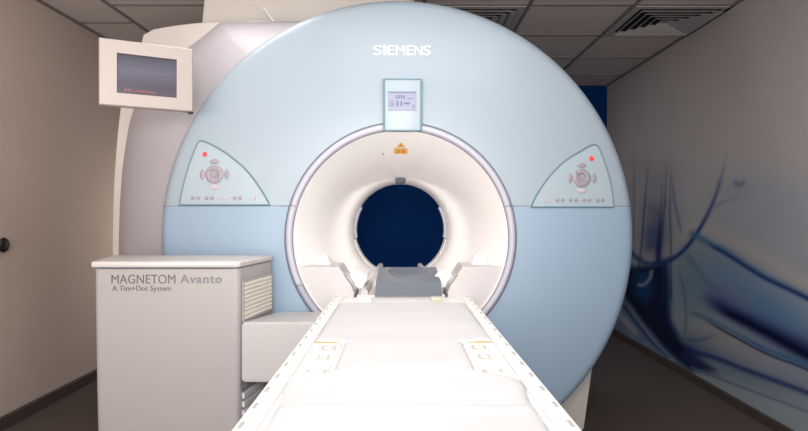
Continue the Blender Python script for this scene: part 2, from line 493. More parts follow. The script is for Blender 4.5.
# bore ring (lilac): four segments read as one trim, split at the seam
def ring_part(a0, a1, m):
    bm = bmesh.new(); n = max(8, int(abs(a1-a0)/ (2*PI)*120))
    pr = [(.506, .03), (.506, -.004), (.509, -.011), (.516, -.016), (.524, -.0165), (.531, -.013), (.5365, -.006), (.5375, .03)]
    rings = []
    for i in range(n+1):
        a = a0+(a1-a0)*i/n
        rings.append([Vector((r*math.cos(a), y, BZ+r*math.sin(a))) for r, y in pr])
    loft(bm, rings, closed=False)
    return obj('bore_ring', bm, m, mri, True, 60)
sa = math.asin((SEAM-BZ)/.52); la = math.asin((.912-BZ)/.52); e = .0028
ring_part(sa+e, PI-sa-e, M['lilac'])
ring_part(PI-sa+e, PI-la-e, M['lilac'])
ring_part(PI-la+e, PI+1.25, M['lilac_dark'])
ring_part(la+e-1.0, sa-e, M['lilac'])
bm = bmesh.new()
tube(bm, [(.5405*math.cos(2*PI*k/120), .001, BZ+.5405*math.sin(2*PI*k/120)) for k in range(120)], .0032, 6, True)
tube(bm, [(.5045*math.cos(2*PI*k/120), -.001, BZ+.5045*math.sin(2*PI*k/120)) for k in range(120)], .0024, 6, True)
obj('ring_joint', bm, M['line'], mri, True)

# trumpet-shaped tunnel
BP = [(-.002, .503), (.02, .494), (.06, .479), (.13, .456), (.22, .430), (.33, .404), (.46, .379), (.6, .358), (.76, .341), (.95, .328), (1.2, .319), (1.44, .317)]
def brad(d):
    for (a, ra), (b, rb) in zip(BP, BP[1:]):
        if d <= b: return ra+(rb-ra)*(d-a)/(b-a)
    return BP[-1][1]
bm = bmesh.new(); N = 128
pr = BP+[(1.5, .33), (1.6, .38), (1.7, .46), (1.74, .5)]
pr = pr+[(d, r+.008) for d, r in reversed(pr)]
rings = [[Vector((r*math.cos(2*PI*k/N), d, BZ+r*math.sin(2*PI*k/N))) for k in range(N)] for d, r in pr]
loft(bm, rings+[rings[0]])
bmesh.ops.remove_doubles(bm, verts=bm.verts, dist=1e-5)
obj('tunnel', bm, M['bore'], mri, True, 50)

# liner edges at the far end of the tunnel, the pale crescents left and right
for sgn in (-1, 1):
    bm = bmesh.new(); rings = []
    for k in range(15):
        a = -.18+k*.05
        ca, sn = math.cos(a)*sgn, math.sin(a)
        rings.append([Vector((r*ca, y, BZ+r*sn)) for r, y in ((.3165, 1.36), (.3165, 1.47), (.304, 1.47), (.304, 1.36))])
    R = loft(bm, rings); bm.faces.new(R[0]); bm.faces.new(list(reversed(R[-1])))
    o = obj('liner_edge', bm, M['lilac'], mri, True, 40)
# lower part of the liner steps inward
bm = bmesh.new()
rings = []
for k in range(41):
    a = PI+.2+(PI-.4)*k/40
    rings.append([Vector((r*math.cos(a), y, BZ+r*math.sin(a))) for r, y in ((.3175, 1.30), (.3175, 1.46), (.3135, 1.46), (.3135, 1.30))])
R = loft(bm, rings); bm.faces.new(R[0]); bm.faces.new(list(reversed(R[-1])))
obj('lower_liner', bm, M['bore'], mri, True, 40)

# things stuck on the tunnel roof
def roof_patch(ang, d0, d1, w0, w1, off=.002, tri=False):
    bm = bmesh.new(); n = 4; m = 6; grid = []
    for i in range(n+1):
        t = i/n; d = d0+(d1-d0)*t; r = brad(d)-off; w = w0+(w1-w0)*t
        grid.append([bm.verts.new((r*math.cos(ang+(s-.5)*w/r), d, BZ+r*math.sin(ang+(s-.5)*w/r))) for s in [j/m for j in range(m+1)]])
    for i in range(n):
        for j in range(m): bm.faces.new((grid[i][j], grid[i+1][j], grid[i+1][j+1], grid[i][j+1]))
    return bm
up = PI/2
o = obj('warning_sticker', roof_patch(up, .185, .26, .066, .066), M['yellow'], mri)
o['label'] = 'rectangular amber sticker on the tunnel roof'
for dx, w in ((-.013, .013), (.013, .017)):
    obj('sticker_print', roof_patch(up-dx/.44, .203, .242, w, w, .003), M['yellow2'], o)
o = obj('warning_triangle', roof_patch(up, .115, .168, .003, .042), M['yellow'], mri); o['label'] = 'small amber triangle sticker'
obj('triangle_print', roof_patch(up, .134, .158, .004, .014, .003), M['yellow2'], o)
o = obj('roof_marker', roof_patch(up, .86, 1.435, .066, .062, .004), M['marker'], mri); o['label'] = 'grey strip on the tunnel roof'
bm = bmesh.new(); bmesh.ops.create_uvsphere(bm, u_segments=10, v_segments=6, radius=.005)
q = brad(.24)
for v in bm.verts: v.co += Vector((q*math.cos(up+.21), .24, BZ+q*math.sin(up+.21)))
obj('screw', bm, M['marker'], mri, True)

# flat white wings at the mouth of the tunnel, cut to a funnel for the table
for sgn in (-1, 1):
    bm = bmesh.new()
    ztop = .992; r = .5
    a0 = math.asin((ztop-BZ)/r); arc = [(r*math.cos(a0-(a0+1.05)*k/14), BZ+r*math.sin(a0-(a0+1.05)*k/14)) for k in range(15)]
    inner = [(.222, .70), (.222, .868), (.236, .905), (.272, .955), (.294, .985), (.300, .992)]
    poly = arc+inner
    poly = [(sgn*x, z) for x, z in poly]
    A = [bm.verts.new((x, .012, z)) for x, z in poly]
    B = [bm.verts.new((x*.97, .24, z+(.004 if z > .98 else .0))) for x, z in poly]
    n = len(poly); bm.faces.new(A); bm.faces.new(list(reversed(B)))
    for i in range(n): bm.faces.new((A[i], B[i], B[(i+1) % n], A[(i+1) % n]))
    w = obj('tunnel_wing', bm, M['cream'], mri)
    # rounded trim along the sloped edge
    bm = bmesh.new()
    tube(bm, [(sgn*x, .02, z) for x, z in inner[1:]], .007, 8)
    obj('wing_edge', bm, M['cream'], w, True)
    bm = bmesh.new()
    tube(bm, [(sgn*(x-.006), .014, z) for x, z in inner[1:4]], .0028, 6)
    obj('wing_joint', bm, M['marker'], w, True)
    # low wedge lying on the wing
    bm = bmesh.new()
    b0 = [(.345, .12, .994), (.42, .10, .994), (.42, .30, .994), (.345, .30, .994)]
    V = [bm.verts.new((sgn*x, y, z)) for x, y, z in b0]
    T = [bm.verts.new((sgn*.372, .22, 1.03)), bm.verts.new((sgn*.385, .22, 1.03)), bm.verts.new((sgn*.39, .30, 1.034)), bm.verts.new((sgn*.37, .30, 1.034))]
    bm.faces.new(V); bm.faces.new(T)
    for k in range(4): bm.faces.new((V[k], V[(k+1) % 4], T[(k+1) % 4], T[k]))
    obj('wing_wedge', bm, M['bore'], w)
    # chunky guide block on the tunnel wall
    bm = bmesh.new()
    box(bm, -.045, .045, 0, .3, 0, .075, .012, 3, M=Matrix.Translation((sgn*.232, .17, .878)) @ Matrix.Rotation(-sgn*.42, 4, 'Y'))
    obj('guide_block', bm, M['bore'], mri, True, 40)

TZ0 = .853
# flat bed on the tunnel floor with its two rails
bm = bmesh.new()
pl = [(-.21, .852), (.21, .852), (.21, .80), (-.21, .80)]
A, B = prism(bm, pl, 'y', .06, 1.46)
for v in B:
    v.co.x *= .74; v.co.z += .006
obj('tunnel_bed', bm, M['bore'], mri)
for sgn in (-1, 1):
    bm = bmesh.new()
    A = [(.158, .848), (.158, .872), (.166, .880), (.184, .880), (.192, .872), (.192, .848)]
    va = [bm.verts.new((sgn*x, .07, z)) for x, z in A]; vb = [bm.verts.new((sgn*(x-.036), 1.47, z+.008)) for x, z in A]
    bm.faces.new(va); bm.faces.new(list(reversed(vb)))
    for k in range(6): bm.faces.new((va[k], vb[k], vb[(k+1) % 6], va[(k+1) % 6]))
    obj('bed_rail', bm, M['cream'], mri, True, 30)

# control panels on the face
def control_panel(outline_px, hub, red, row_y, row_xs, light, label):
    e0, e1 = np.array(outline_px[-1], float), np.array(outline_px[0], float)
    outline_px = list(outline_px)
    k_ = max(range(len(outline_px)), key=lambda k: np.hypot(*(np.array(outline_px[k])-np.array(outline_px[k-1]))))
    e0, e1 = np.array(outline_px[k_-1], float), np.array(outline_px[k_], float)
    outline_px = outline_px[:k_]+[e0+(e1-e0)*t for t in np.linspace(0, 1, 16)[1:-1]]+outline_px[k_:]
    pts = [on_face(px, py) for px, py in outline_px]
    bm = bmesh.new()
    cap_rings(bm, pts, [(1.0, -.001), (.995, .003), (.9, .0035), (.7, .0035), (.45, .0035), (.2, .0035)], fy)
    pan = obj('control_panel', bm, M['panel'], mri, True, 60); pan['label'] = label
    bm = bmesh.new(); tube(bm, [(p.x, fy(p.x, p.y)-.002, p.y) for p in pts], .0042, 8, True)
    obj('panel_rim', bm, M['teal'], pan, True)
    def disc(px, py, rx, rz, m, name, h=.007, n=20):
        c = on_face(px, py); bm = bmesh.new()
        cap_rings(bm, [(c.x+rx*math.cos(2*PI*k/n), c.y+rz*math.sin(2*PI*k/n)) for k in range(n)], [(1, .0), (1, h*.7), (.85, h), (.4, h)], fy)
        return obj(name, bm, m, pan, True, 50)
    c = on_face(*hub); n = 40
    # dial: ring with two notches, hub inside
    for k0 in (0, 1):
        bm = bmesh.new(); rings = []
        base = math.radians(-40)+k0*PI
        for k in range(19):
            a = base+.09+(PI-.18)*k/18
            rr = []
            for r, y in ((.020, 0), (.020, .007), (.023, .010), (.038, .010), (.043, .006), (.043, 0)):
                x, z = c.x+r*math.cos(a), c.y+r*math.sin(a); rr.append(Vector((x, fy(x, z)-.002-y, z)))
            rings.append(rr)
        R = loft(bm, rings); bm.faces.new(R[0]); bm.faces.new(list(reversed(R[-1])))
        obj('dial_half', bm, M['button'], pan, True, 50)
    disc(hub[0], hub[1], .0145, .0145, M['button'], 'dial_hub', .011)
    for dx, dy in ((0, -12.6), (0, 12.4), (-11.8, 0), (12.2, 0)):
        b = on_face(hub[0]+dx, hub[1]+dy)
        th = 0 if dx == 0 else PI/2
        bm = bmesh.new(); lf = []
        sg = (1 if dy < 0 else -1) if dx == 0 else (1 if dx > 0 else -1)
        for k in range(13):
            t = -1+2*k/12; lf.append((t*.026, .013*(1-t*t)))
        for k in range(1, 12):
            t = 1-2*k/12; lf.append((t*.026, -.011*(1-t*t)))
        ol = []
        for (x, z) in lf:
            if dx == 0: ol.append((b.x+x, b.y+sg*z))
            else: ol.append((b.x+sg*z, b.y+x))
        cap_rings(bm, ol, [(1, 0), (.97, .007), (.75, .009), (.3, .009)], fy)
        obj('arrow_button', bm, M['button'] if dy <= 0 else M['button_light'], pan, True, 50)
    o = disc(red[0], red[1], .0115, .0115, M['red'], 'stop_button', .010); o['label'] = 'red round button'
    for i, x in enumerate(row_xs):
        disc(x, row_y, .0095 if not light(i) else .0105, .0085, M['button_light'] if light(i) else M['button'], 'button', .007, 14)

left_curve = catmull([(203.5, 141.2), (211, 144.2), (224, 151.5), (236, 160.5), (247.5, 171), (259, 186), (270.4, 205)], 5)
left_side = catmull([(180.7, 205), (184, 188), (189.5, 168), (195, 152.5), (199, 143.5), (201, 141.6)], 5)
control_panel(left_curve+left_side, (215.5, 174.6), (206, 154.7), 198.2, [194, 199.4, 207.7, 213, 221.3, 227, 235.5, 240.8, 254], lambda i: i == 8 or 4 <= i <= 5,
              'rounded triangular control panel on the left of the face')
right_curve = catmull([(531.3, 207), (537, 195), (546, 181.5), (558, 167.5), (569, 158.5), (581, 151.3), (590, 146), (594.5, 144.4)], 5)
right_side = catmull([(597.5, 145.2), (600, 148.5), (607, 167), (612, 186), (614.6, 207)], 5)
control_panel(right_curve+right_side, (582.3, 178), (592.2, 158.4), 200.2, [546.5, 557.9, 563.4, 571.2, 577, 584.9, 590.4, 598.2, 603.5], lambda i: i == 0,
              'rounded triangular control panel on the right of the face')

# display above the tunnel
a = lp(383.3, 131, 2.85); b = lp(421.8, 79.5, 2.85)
bm = bmesh.new(); box(bm, a.x, b.x, -.022, .05, a.z, b.z, .006, 3)
o = obj('display_panel', bm, M['panel'], mri, True, 40); o['label'] = 'pale display panel above the tunnel mouth'
bm = bmesh.new()
rw = .0095
for x0, x1, z0, z1 in ((a.x-.002, a.x+rw, a.z-.002, b.z+.002), (b.x-rw, b.x+.002, a.z-.002, b.z+.002), (a.x+rw, b.x-rw, b.z-rw*.6, b.z+.002), (a.x+rw, b.x-rw, a.z-.002, a.z+.004)):
    box(bm, x0, x1, -.0235, .02, z0, z1, .002)
obj('display_rim', bm, M['teal'], o, True, 40)
s0 = lp(388, 110.5, 2.836); s1 = lp(416.3, 91.3, 2.836)
bm = bmesh.new(); box(bm, s0.x, s1.x, -.0245, -.02, s0.z, s1.z, .0015)
sc = obj('display_screen', bm, M['lcd'], o)
bm = bmesh.new()
w = s1.x-s0.x; h = s1.z-s0.z
def ink(u0, u1, v0, v1): box(bm, s0.x+u0*w, s0.x+u1*w, -.0255, -.0243, s0.z+v0*h, s0.z+v1*h)
ink(.02, .98, .92, .97)
for k in range(4): ink(.28+k*.085, .335+k*.085, .62, .80)
ink(.68, .9, .60, .64); ink(.06, .2, .45, .5); ink(.06, .24, .32, .36); ink(.06, .22, .22, .26)
ink(.30, .37, .22, .5); ink(.44, .50, .22, .48); ink(.56, .78, .32, .42); ink(.88, .92, .1, .3)
obj('screen_print', bm, M['lcd_ink'], sc)

# raised maker's lettering
letters = bmesh.new()
for ch, x0, x1 in (('S', 373.4, 381.8), ('I', 383.4, 385.9), ('E', 387.9, 394.2), ('M', 396, 404.9), ('E', 407, 413.2), ('N', 415, 422.2), ('S', 423.6, 431)):
    a = lp(x0, 54.8, 2.87); b = lp(x1, 44.9, 2.87)
    lb = text_bm(ch, b.x-a.x, b.z-a.z, .006, bold=-.004 if ch in 'EIS' else -.008)
    tmp = bpy.data.meshes.new('letter')
    for v in lb.verts: v.co += Vector((a.x, fy(v.co.x+a.x, v.co.z+a.z)-.003, a.z))
    lb.to_mesh(tmp); lb.free(); letters.from_mesh(tmp); bpy.data.meshes.remove(tmp)
bm = letters
o = obj('lettering', bm, M['txt_white'], mri); o['label'] = 'raised white lettering SIEMENS'

# lilac side cover standing out behind the left of the disc
YS = 3.30
prof_px = [(121, 330), (120.6, 254), (121, 225), (122.5, 190), (126, 155), (133, 117), (146, 88), (168, 64), (194, 45), (208, 33.6), (221.5, 22.6)]
left = [lp(x, y, YS) for x, y in prof_px]
op = [(left[0].x+.06, .06), (left[0].x+.02, .35)]+[(p[0], p[1]) for p in catmull([(q.x, q.z) for q in left], 4)]
q = left[-1]
op += [(q.x+k*.05, q.z) for k in range(1, 17)]
ip, mp = [], []
for x, z in op:
    a_ = math.atan2(z-DC.y, x-DC.x); ip.append((DC.x+1.115*math.cos(a_), DC.y+1.115*math.sin(a_)))
def at_y(pts, y, k=0.): return [Vector((p[0]+(DC.x-p[0])*k, y, max(.05, p[1]+(DC.y-p[1])*k))) for p in pts]
def mixp(t): return [(i_[0]+(o_[0]-i_[0])*t, i_[1]+(o_[1]-i_[1])*t) for i_, o_ in zip(ip, op)]
bm = bmesh.new()
R_ = loft(bm, [at_y(ip, .19), at_y(mixp(.3), .235), at_y(mixp(.65), .305), at_y(mixp(.94), .40), at_y(op, .435, .002), at_y(op, .455), at_y(op, .50), at_y(ip, .50), at_y(ip, .19)], closed=False)
bmesh.ops.remove_doubles(bm, verts=bm.verts, dist=1e-5)
o = obj('side_cover', bm, M['side'], mri, True, 40); o['label'] = 'lilac grey side cover behind the blue disc'
# white main housing further back
YW = 3.40
hp = [(117.5, 330), (117, 252), (117.6, 205), (119.5, 165), (124, 115), (131, 80), (141, 58), (146.5, 42), (149, 34.8), (166, 30), (202, 25.2), (260, 22)]
hl = [lp(x, y, YW) for x, y in hp]
hpts = [(p[0], p[1]) for p in catmull([(q.x, q.z) for q in hl], 4)]
hpts += [(.15, 2.24), (.5, 2.1), (.8, 1.86), (.98, 1.5), (1.075, 1.1), (1.09, .7), (1.07, .46), (1.045, .28), (1.01, .03), (-1.3, .03)]
bm = bmesh.new()
th = 120
# housing is a shell around the tunnel: front plate, outer skin, back plate with a round hole
def ray_hit(poly, c, ang):
    d = Vector((math.cos(ang), math.sin(ang))); best = None
    for i in range(len(poly)):
        p, q2 = Vector(poly[i]), Vector(poly[(i+1) % len(poly)])
        e2 = q2-p; den = d.x*e2.y-d.y*e2.x
        if abs(den) < 1e-9: continue
        w = p-c; t = (w.x*e2.y-w.y*e2.x)/den; s = (w.x*d.y-w.y*d.x)/den
        if t > 0 and -1e-6 <= s <= 1+1e-6 and (best is None or t > best): best = t
    return c+d*best
cen = Vector((0, BZ)); K = 200
outer = [ray_hit(hpts, cen, 2*PI*k/K) for k in range(K)]
def oring(s, y): return [Vector((cen.x+(p.x-cen.x)*s, y, cen.y+(p.y-cen.y)*s)) for p in outer]
def cring(r, y): return [Vector((r*math.cos(2*PI*k/K), y, BZ+r*math.sin(2*PI*k/K))) for k in range(K)]
rings = [cring(.53, .49), oring(.985, .49), oring(.995, .497), oring(1, .52), oring(1, 1.6), oring(.985, 1.66), oring(.95, 1.68), cring(.52, 1.68)]
loft(bm, rings)
for v in bm.verts: v.co.z = max(v.co.z, .03)
o = obj('rear_housing', bm, M['white'], mri, True, 40); o['label'] = 'white rear housing around the tunnel'
# plinth carrying everything
bm = bmesh.new(); box(bm, -1.2, .86, .26, 1.6, 0, .06, .008); obj('plinth', bm, M['lilac_dark'], mri)
# tall top housing running up toward the ceiling
t0 = lp(202.6, 27, 3.52); t1 = lp(205.5, 0, 3.52)
bm = bmesh.new()
xa, xb = t0.x, t1.x+.012
A = [(xa, .63, 2.22), (.06, .63, 2.22), (.10, .67, 2.22), (.10, 1.3, 2.22), (xa, 1.3, 2.22)]
B = [(xb, .64, 2.57), (.03, .64, 2.57), (.07, .68, 2.57), (.06, 1.3, 2.57), (xb, 1.3, 2.57)]
va = [bm.verts.new(p) for p in A]; vb = [bm.verts.new(p) for p in B]
bm.faces.new(va); bm.faces.new(list(reversed(vb)))
for k in range(5): bm.faces.new((va[k], vb[k], vb[(k+1) % 5], va[(k+1) % 5]))
bmesh.ops.bevel(bm, geom=[e for e in bm.edges], offset=.012, segments=2, affect='EDGES')
o = obj('top_housing', bm, M['white'], mri, True, 40); o['label'] = 'tall white housing on top, reaching the ceiling'
# small steel pin on the upper edge
a = lp(264, 8.3, 3.3); b = lp(275.6, 24, 3.3)
bm = bmesh.new(); tube(bm, [a, b], .0058, 10)
bmesh.ops.create_uvsphere(bm, u_segments=10, v_segments=6, radius=.0085, matrix=Matrix.Translation(a))
o = obj('pin', bm, M['steel'], mri, True, 50); o['label'] = 'small steel pin on the top edge'

# ------------------------------------------------------------------ patient table
table = thing('patient_table', 'long white patient table with slotted edge rails running into the tunnel', 'table', G0, GA)
TZ = .853; TX = .005; HW = .32; Y0, Y1 = -2.3, .035
bm = bmesh.new()
sec = [(-HW, TZ-.012), (-HW+.004, TZ-.003), (-HW+.012, TZ), (-HW+.045, TZ), (-HW+.05, TZ-.006), (HW-.05, TZ-.006), (HW-.045, TZ), (HW-.012, TZ), (HW-.004, TZ-.003), (HW, TZ-.012), (HW, TZ-.04), (HW-.05, TZ-.062), (-HW+.05, TZ-.062), (-HW, TZ-.04)]
prism(bm, [(x+TX, z) for x, z in sec], 'y', Y0, Y1)
obj('tabletop', bm, M['tablewhite'], table, True, 30)
for sgn in (-1, 1):
    bm = bmesh.new()
    # edge rail with a row of slots
    box(bm, TX+sgn*(HW-.025)-.0215, TX+sgn*(HW-.025)+.0215, Y0+.01, Y1-.005, TZ-.004, TZ+.003, .002)
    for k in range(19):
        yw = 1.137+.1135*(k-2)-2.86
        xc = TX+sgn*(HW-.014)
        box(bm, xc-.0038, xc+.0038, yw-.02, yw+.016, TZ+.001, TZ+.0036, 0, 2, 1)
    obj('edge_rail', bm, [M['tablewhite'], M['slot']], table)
    # end clip at the far corner of the top
    bm = bmesh.new(); box(bm, TX+sgn*.16-.03, TX+sgn*.16+.022, -.12, -.07, TZ-.008, TZ+.014, .004)
    obj('end_clip', bm, M['tablewhite'] if sgn < 0 else M['socket'], table, True)
    # socket panel let into the top
    bm = bmesh.new(); x0 = TX+sgn*.232
    box(bm, x0-.042, x0+.042, -1.39, -.992, TZ-.007, TZ-.001, .002)
    pnl = obj('socket_panel', bm, M['tablewhite'], table)
    pnl['label'] = 'recessed socket panel on the %s side' % ('left' if sgn < 0 else 'right')
    bm = bmesh.new(); box(bm, x0-sgn*.043-.0405+sgn*.0405, x0-sgn*.043+.0405+sgn*.0405, -.999, -.991, TZ-.006, TZ+.001)
    obj('orange_edge', bm, M['orange'], pnl)
    bm = bmesh.new(); box(bm, x0+sgn*.043-.0018, x0+sgn*.043+.0018, -1.37, -1.0, TZ-.006, TZ+.0005)
    obj('panel_joint', bm, M['socket'], pnl)
    for yc_, w_, l_ in ((-1.055, .021, .045), (-1.175, .016, .04), (-1.33, .026, .018)):
        xm = x0-sgn*.012
        bm = bmesh.new(); box(bm, xm-w_, xm+w_, yc_-l_, yc_+l_*.4, TZ-.003, TZ+.0012, .001)
        so = obj('socket', bm, M['socket'], pnl)
        bm = bmesh.new(); box(bm, xm-w_*.6, xm+w_*.6, yc_-l_*.7, yc_+l_*.1, TZ-.001, TZ+.002, .0008)
        obj('socket_insert', bm, M['tablewhite'], so)
# lift column and foot under the top
bm = bmesh.new(); prism(bm, [(-.2, -1.25), (.2, -1.25), (.2, -.2), (-.2, -.2)], 'z', .08, TZ-.06, .02, 3); obj('lift_column', bm, M['white'], table, True)
bm = bmesh.new(); prism(bm, [(-.27, -1.4), (.27, -1.4), (.27, -.12), (-.27, -.12)], 'z', 0, .085, .02, 3); obj('foot', bm, M['lilac_dark'], table, True)

# thin white pad lying on the table; narrower beside the sockets
def pad():
    bm = bmesh.new(); ny, nx = 150, 44
    import random
    rnd = random.Random(4)
    grid = []
    y0, y1 = -2.28, -.2
    for i in range(ny+1):
        y = y0+(y1-y0)*i/ny
        hw = .2725
        def ss(a, b, t):
            t = min(1, max(0, (t-a)/(b-a))); return t*t*(3-2*t)
        notch = ss(-1.44, -1.33, y)*(1-ss(-.995, -.985, y))
        hw -= .095*notch
        if y < -1.5: hw -= .012*ss(-1.44, -1.6, y)
        row = []
        for j in range(nx+1):
            u = -1+2*j/nx; x = u*hw
            edge = min(1, (1-abs(u))*hw/.03); ey = min(1, (y1-y)/.03)
            prf = math.sqrt(max(0, 1-(1-edge)**2))*math.sqrt(max(0, 1-(1-ey)**2))
            z = TZ-.001+.009*prf
            z += prf*(.0012*math.sin(y*9+x*3)+.001*math.sin(y*23-x*5)+.0008*math.sin(x*30+y*4))
            z += prf*.004*math.exp(-((y+1.645)/.012)**2)      # fold across the pad
            row.append(bm.verts.new((TX+x, y, z)))
        grid.append(row)
    for i in range(ny):
        for j in range(nx): bm.faces.new((grid[i][j], grid[i][j+1], grid[i+1][j+1], grid[i+1][j]))
    ret = bmesh.ops.extrude_face_region(bm, geom=bm.faces[:])
    for v in [g for g in ret['geom'] if isinstance(g, bmesh.types.BMVert)]: v.co.z = TZ-.0055
    return bm
bmp = pad()
o = obj('table_pad', bmp, M['sheet'], None, True, 60)
o.location = G0; o.rotation_euler = (0, 0, GA)
tag(o, 'thin white padded sheet lying along the patient table', 'pad')

# ------------------------------------------------------------------ head rest at the tunnel mouth
HR = lp(408.5, 296, 2.905)
head = thing('head_rest', 'grey blue wedge-shaped head rest with a scooped hollow at the tunnel mouth', 'head rest',
             GM @ Vector((HR.x, HR.y, TZ-.006)), GA)
bm = bmesh.new(); nx, ny = 40, 20; W = .155; D = .36
front_h, rear_h = .072, .108
g = []
for i in range(ny+1):
    t = i/ny; y = t*D
    row = []
    for j in range(nx+1):
        u = -1+2*j/nx; x = u*W*(1-.02*t)
        h = front_h+(rear_h-front_h)*t
        d = max(0, 1-(u/.66)**2-((.97-t)/.8)**2)
        h -= .034*d**.6*min(1, (1-t)/.05)
        row.append(bm.verts.new((x, y+.012*(1 if i == 0 else 1), h)))
    g.append(row)
for i in range(ny):
    for j in range(nx): bm.faces.new((g[i][j], g[i][j+1], g[i+1][j+1], g[i+1][j]))
bd = g[0]+[r[-1] for r in g[1:]]+list(reversed(g[-1][:-1]))+[r[0] for r in reversed(g[1:-1])]
lo = [bm.verts.new((v.co.x*1.03, v.co.y-(.012 if v.co.y < .03 else 0), .004)) for v in bd]
n = len(bd)
for k in range(n): bm.faces.new((bd[k], lo[k], lo[(k+1) % n], bd[(k+1) % n]))
bm.faces.new(lo)
obj('cushion', bm, M['grey_blue'], head, True, 30)
bm = bmesh.new(); box(bm, -W-.004, W+.004, -.003, D+.01, 0, .006, .001); obj('base_plate', bm, M['marker'], head)

# ------------------------------------------------------------------ equipment cabinet
CYF, CYB = 2.45, 2.80
cab = thing('equipment_cabinet', 'white waist-high equipment cabinet with grey lettering, left of the patient table', 'cabinet', (-.97, CYF, 0))
def cpt(px, py, Y): return P(px, py, Y)-Vector((-.97, CYF, 0))
fl, fr = cpt(94, 268, CYF).x, cpt(239.4, 268, CYF).x
bl, br = cpt(114, 262, CYB).x, cpt(271.3, 262, CYB).x
topz = P(100, 267.6, CYF).z
def plan(z):
    t = 1-z/topz
    k = .006*t+.016*t*t
    a, b, c, d = fl+k, fr-k*.5, br-k*.5, bl+k*.4
    D = CYB-CYF
    pts = []
    def corner(cx, cy, dx0, dy0, dx1, dy1, r):
        out = []
        for i in range(7):
            s = i/6
            p = (1-s)**2*Vector((cx+dx0*r, cy+dy0*r))+2*s*(1-s)*Vector((cx, cy))+s*s*Vector((cx+dx1*r, cy+dy1*r)); out.append(p)
        return out
    pts += corner(a, 0, -.05, 1, 1, 0, .022)
    pts += corner(b, 0, -1, 0, .18, 1, .022)
    pts += [Vector((c, D)), Vector((d, D))]
    return [Vector((p.x, p.y, z)) for p in pts]
zs_ = [.0, .04, .15, .3, .45, .6, .75, .9, topz-.004]
bm = bmesh.new(); R = loft(bm, [plan(z) for z in zs_]); bm.faces.new(list(reversed(R[0]))); bm.faces.new(R[-1])
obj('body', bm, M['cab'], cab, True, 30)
# lid
lidz = P(100, 261.3, CYF).z
D = CYB-CYF
lid = [(fl-.006, -.008), (fr-.012, -.008), (fr+.004, .004), (br+.004, D), (bl-.002, D)]
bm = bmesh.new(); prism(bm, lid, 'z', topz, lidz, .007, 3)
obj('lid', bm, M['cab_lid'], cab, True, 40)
bm = bmesh.new(); prism(bm, [(fl+.002, .0), (fr-.004, .0), (br-.002, D-.002), (bl+.002, D-.002)], 'z', topz-.006, topz+.002); obj('lid_joint', bm, M['line'], cab)
# grille on the right side: frame, slats
def side_pt(px, py, off=.003):
    # on the splayed right side plane of the cabinet
    d = Vector((px-CX, F, -(py-CY)))
    p0 = Vector((fr-.97, CYF, 0)); p1 = Vector((br-.97, CYB, 0)); nrm = Vector((p1.y-p0.y, -(p1.x-p0.x), 0)).normalized()
    t = (p0-Vector((0, 0, CAMZ))).dot(nrm)/d.dot(nrm)
    return Vector((0, 0, CAMZ))+d*t+nrm*off-Vector((-.97, CYF, 0))
q0, q1, q2, q3 = side_pt(242.6, 281), side_pt(270.3, 275.5), side_pt(270.3, 310), side_pt(242.6, 318)
zt, zb = (q0.z+q1.z)/2, (q2.z+q3.z)/2
bm = bmesh.new()
pa, pb = Vector((q0.x, q0.y)), Vector((q1.x, q1.y)); dv = (pb-pa).normalized(); nv = Vector((dv.y, -dv.x))
if nv.x < 0: nv = -nv
def sbox(bm, s0, s1, n0, n1, z0, z1, tilt=0):
    v = []
    for s in (s0, s1):
        for n_, z in ((n0, z0), (n1, z0-tilt), (n1, z1-tilt), (n0, z1)):
            p = pa+dv*s+nv*n_; v.append(bm.verts.new((p.x, p.y, z)))
    for f in ((0, 1, 2, 3), (7, 6, 5, 4), (0, 4, 5, 1), (1, 5, 6, 2), (2, 6, 7, 3), (3, 7, 4, 0)): bm.faces.new([v[i] for i in f])
Ls = (pb-pa).length
sbox(bm, -.004, Ls, -.004, .002, zb, zt)
gr = obj('grille', bm, M['vent'], cab); gr['label'] = 'slatted air grille on the side of the cabinet'
bm = bmesh.new()
for a_, b_, c_, d_ in ((-.01, 0, zb-.006, zt+.006), (Ls-.004, Ls+.004, zb-.006, zt+.006)): sbox(bm, a_, b_, 0, .005, c_, d_)
sbox(bm, 0, Ls, 0, .005, zt, zt+.008); sbox(bm, 0, Ls, 0, .005, zb-.008, zb)
obj('grille_frame', bm, M['cab'], gr)
for k in range(9):
    z = zb+(zt-zb)*(k+.5)/9
    bm = bmesh.new(); sbox(bm, 0, Ls, 0, .007, z, z+.006, .006); obj('slat', bm, M['vent'], gr)
# second grille lower down on the same side
bm = bmesh.new(); sbox(bm, -.004, Ls, -.012, -.002, .06, .53); g2 = obj('lower_grille', bm, M['ribgap'], cab)
g2['label'] = 'grey slatted grille low on the side of the cabinet'
for k in range(13):
    z = .08+k*.035
    bm = bmesh.new(); sbox(bm, -.004, Ls, -.004, .006, z, z+.020, .008); obj('slat', bm, M['rib'], g2)
# lettering on the front
def letter(txt, x0, x1, ytop, ybot, m, bold, space=1.0):
    a = cpt(x0, ybot, CYF-.001); b = cpt(x1, ytop, CYF-.001)
    bm = text_bm(txt, b.x-a.x, b.z-a.z, .002, bold, space)
    for v in bm.verts: v.co += Vector((a.x, -.0012, a.z))
    o = obj('lettering', bm, m, cab); o['label'] = 'grey printed lettering ' + txt; return o
letter('MAGNETOM', 111.5, 175.3, 274.6, 283.6, M['txt_dark'], -.006, 1.02)
letter('Avanto', 180, 222, 274.4, 283.2, M['txt_mid'], .02, 1.14)
letter('A Tim+Dot System', 112.3, 171, 285.6, 292.4, M['txt_dark'], -.004, 1.05)

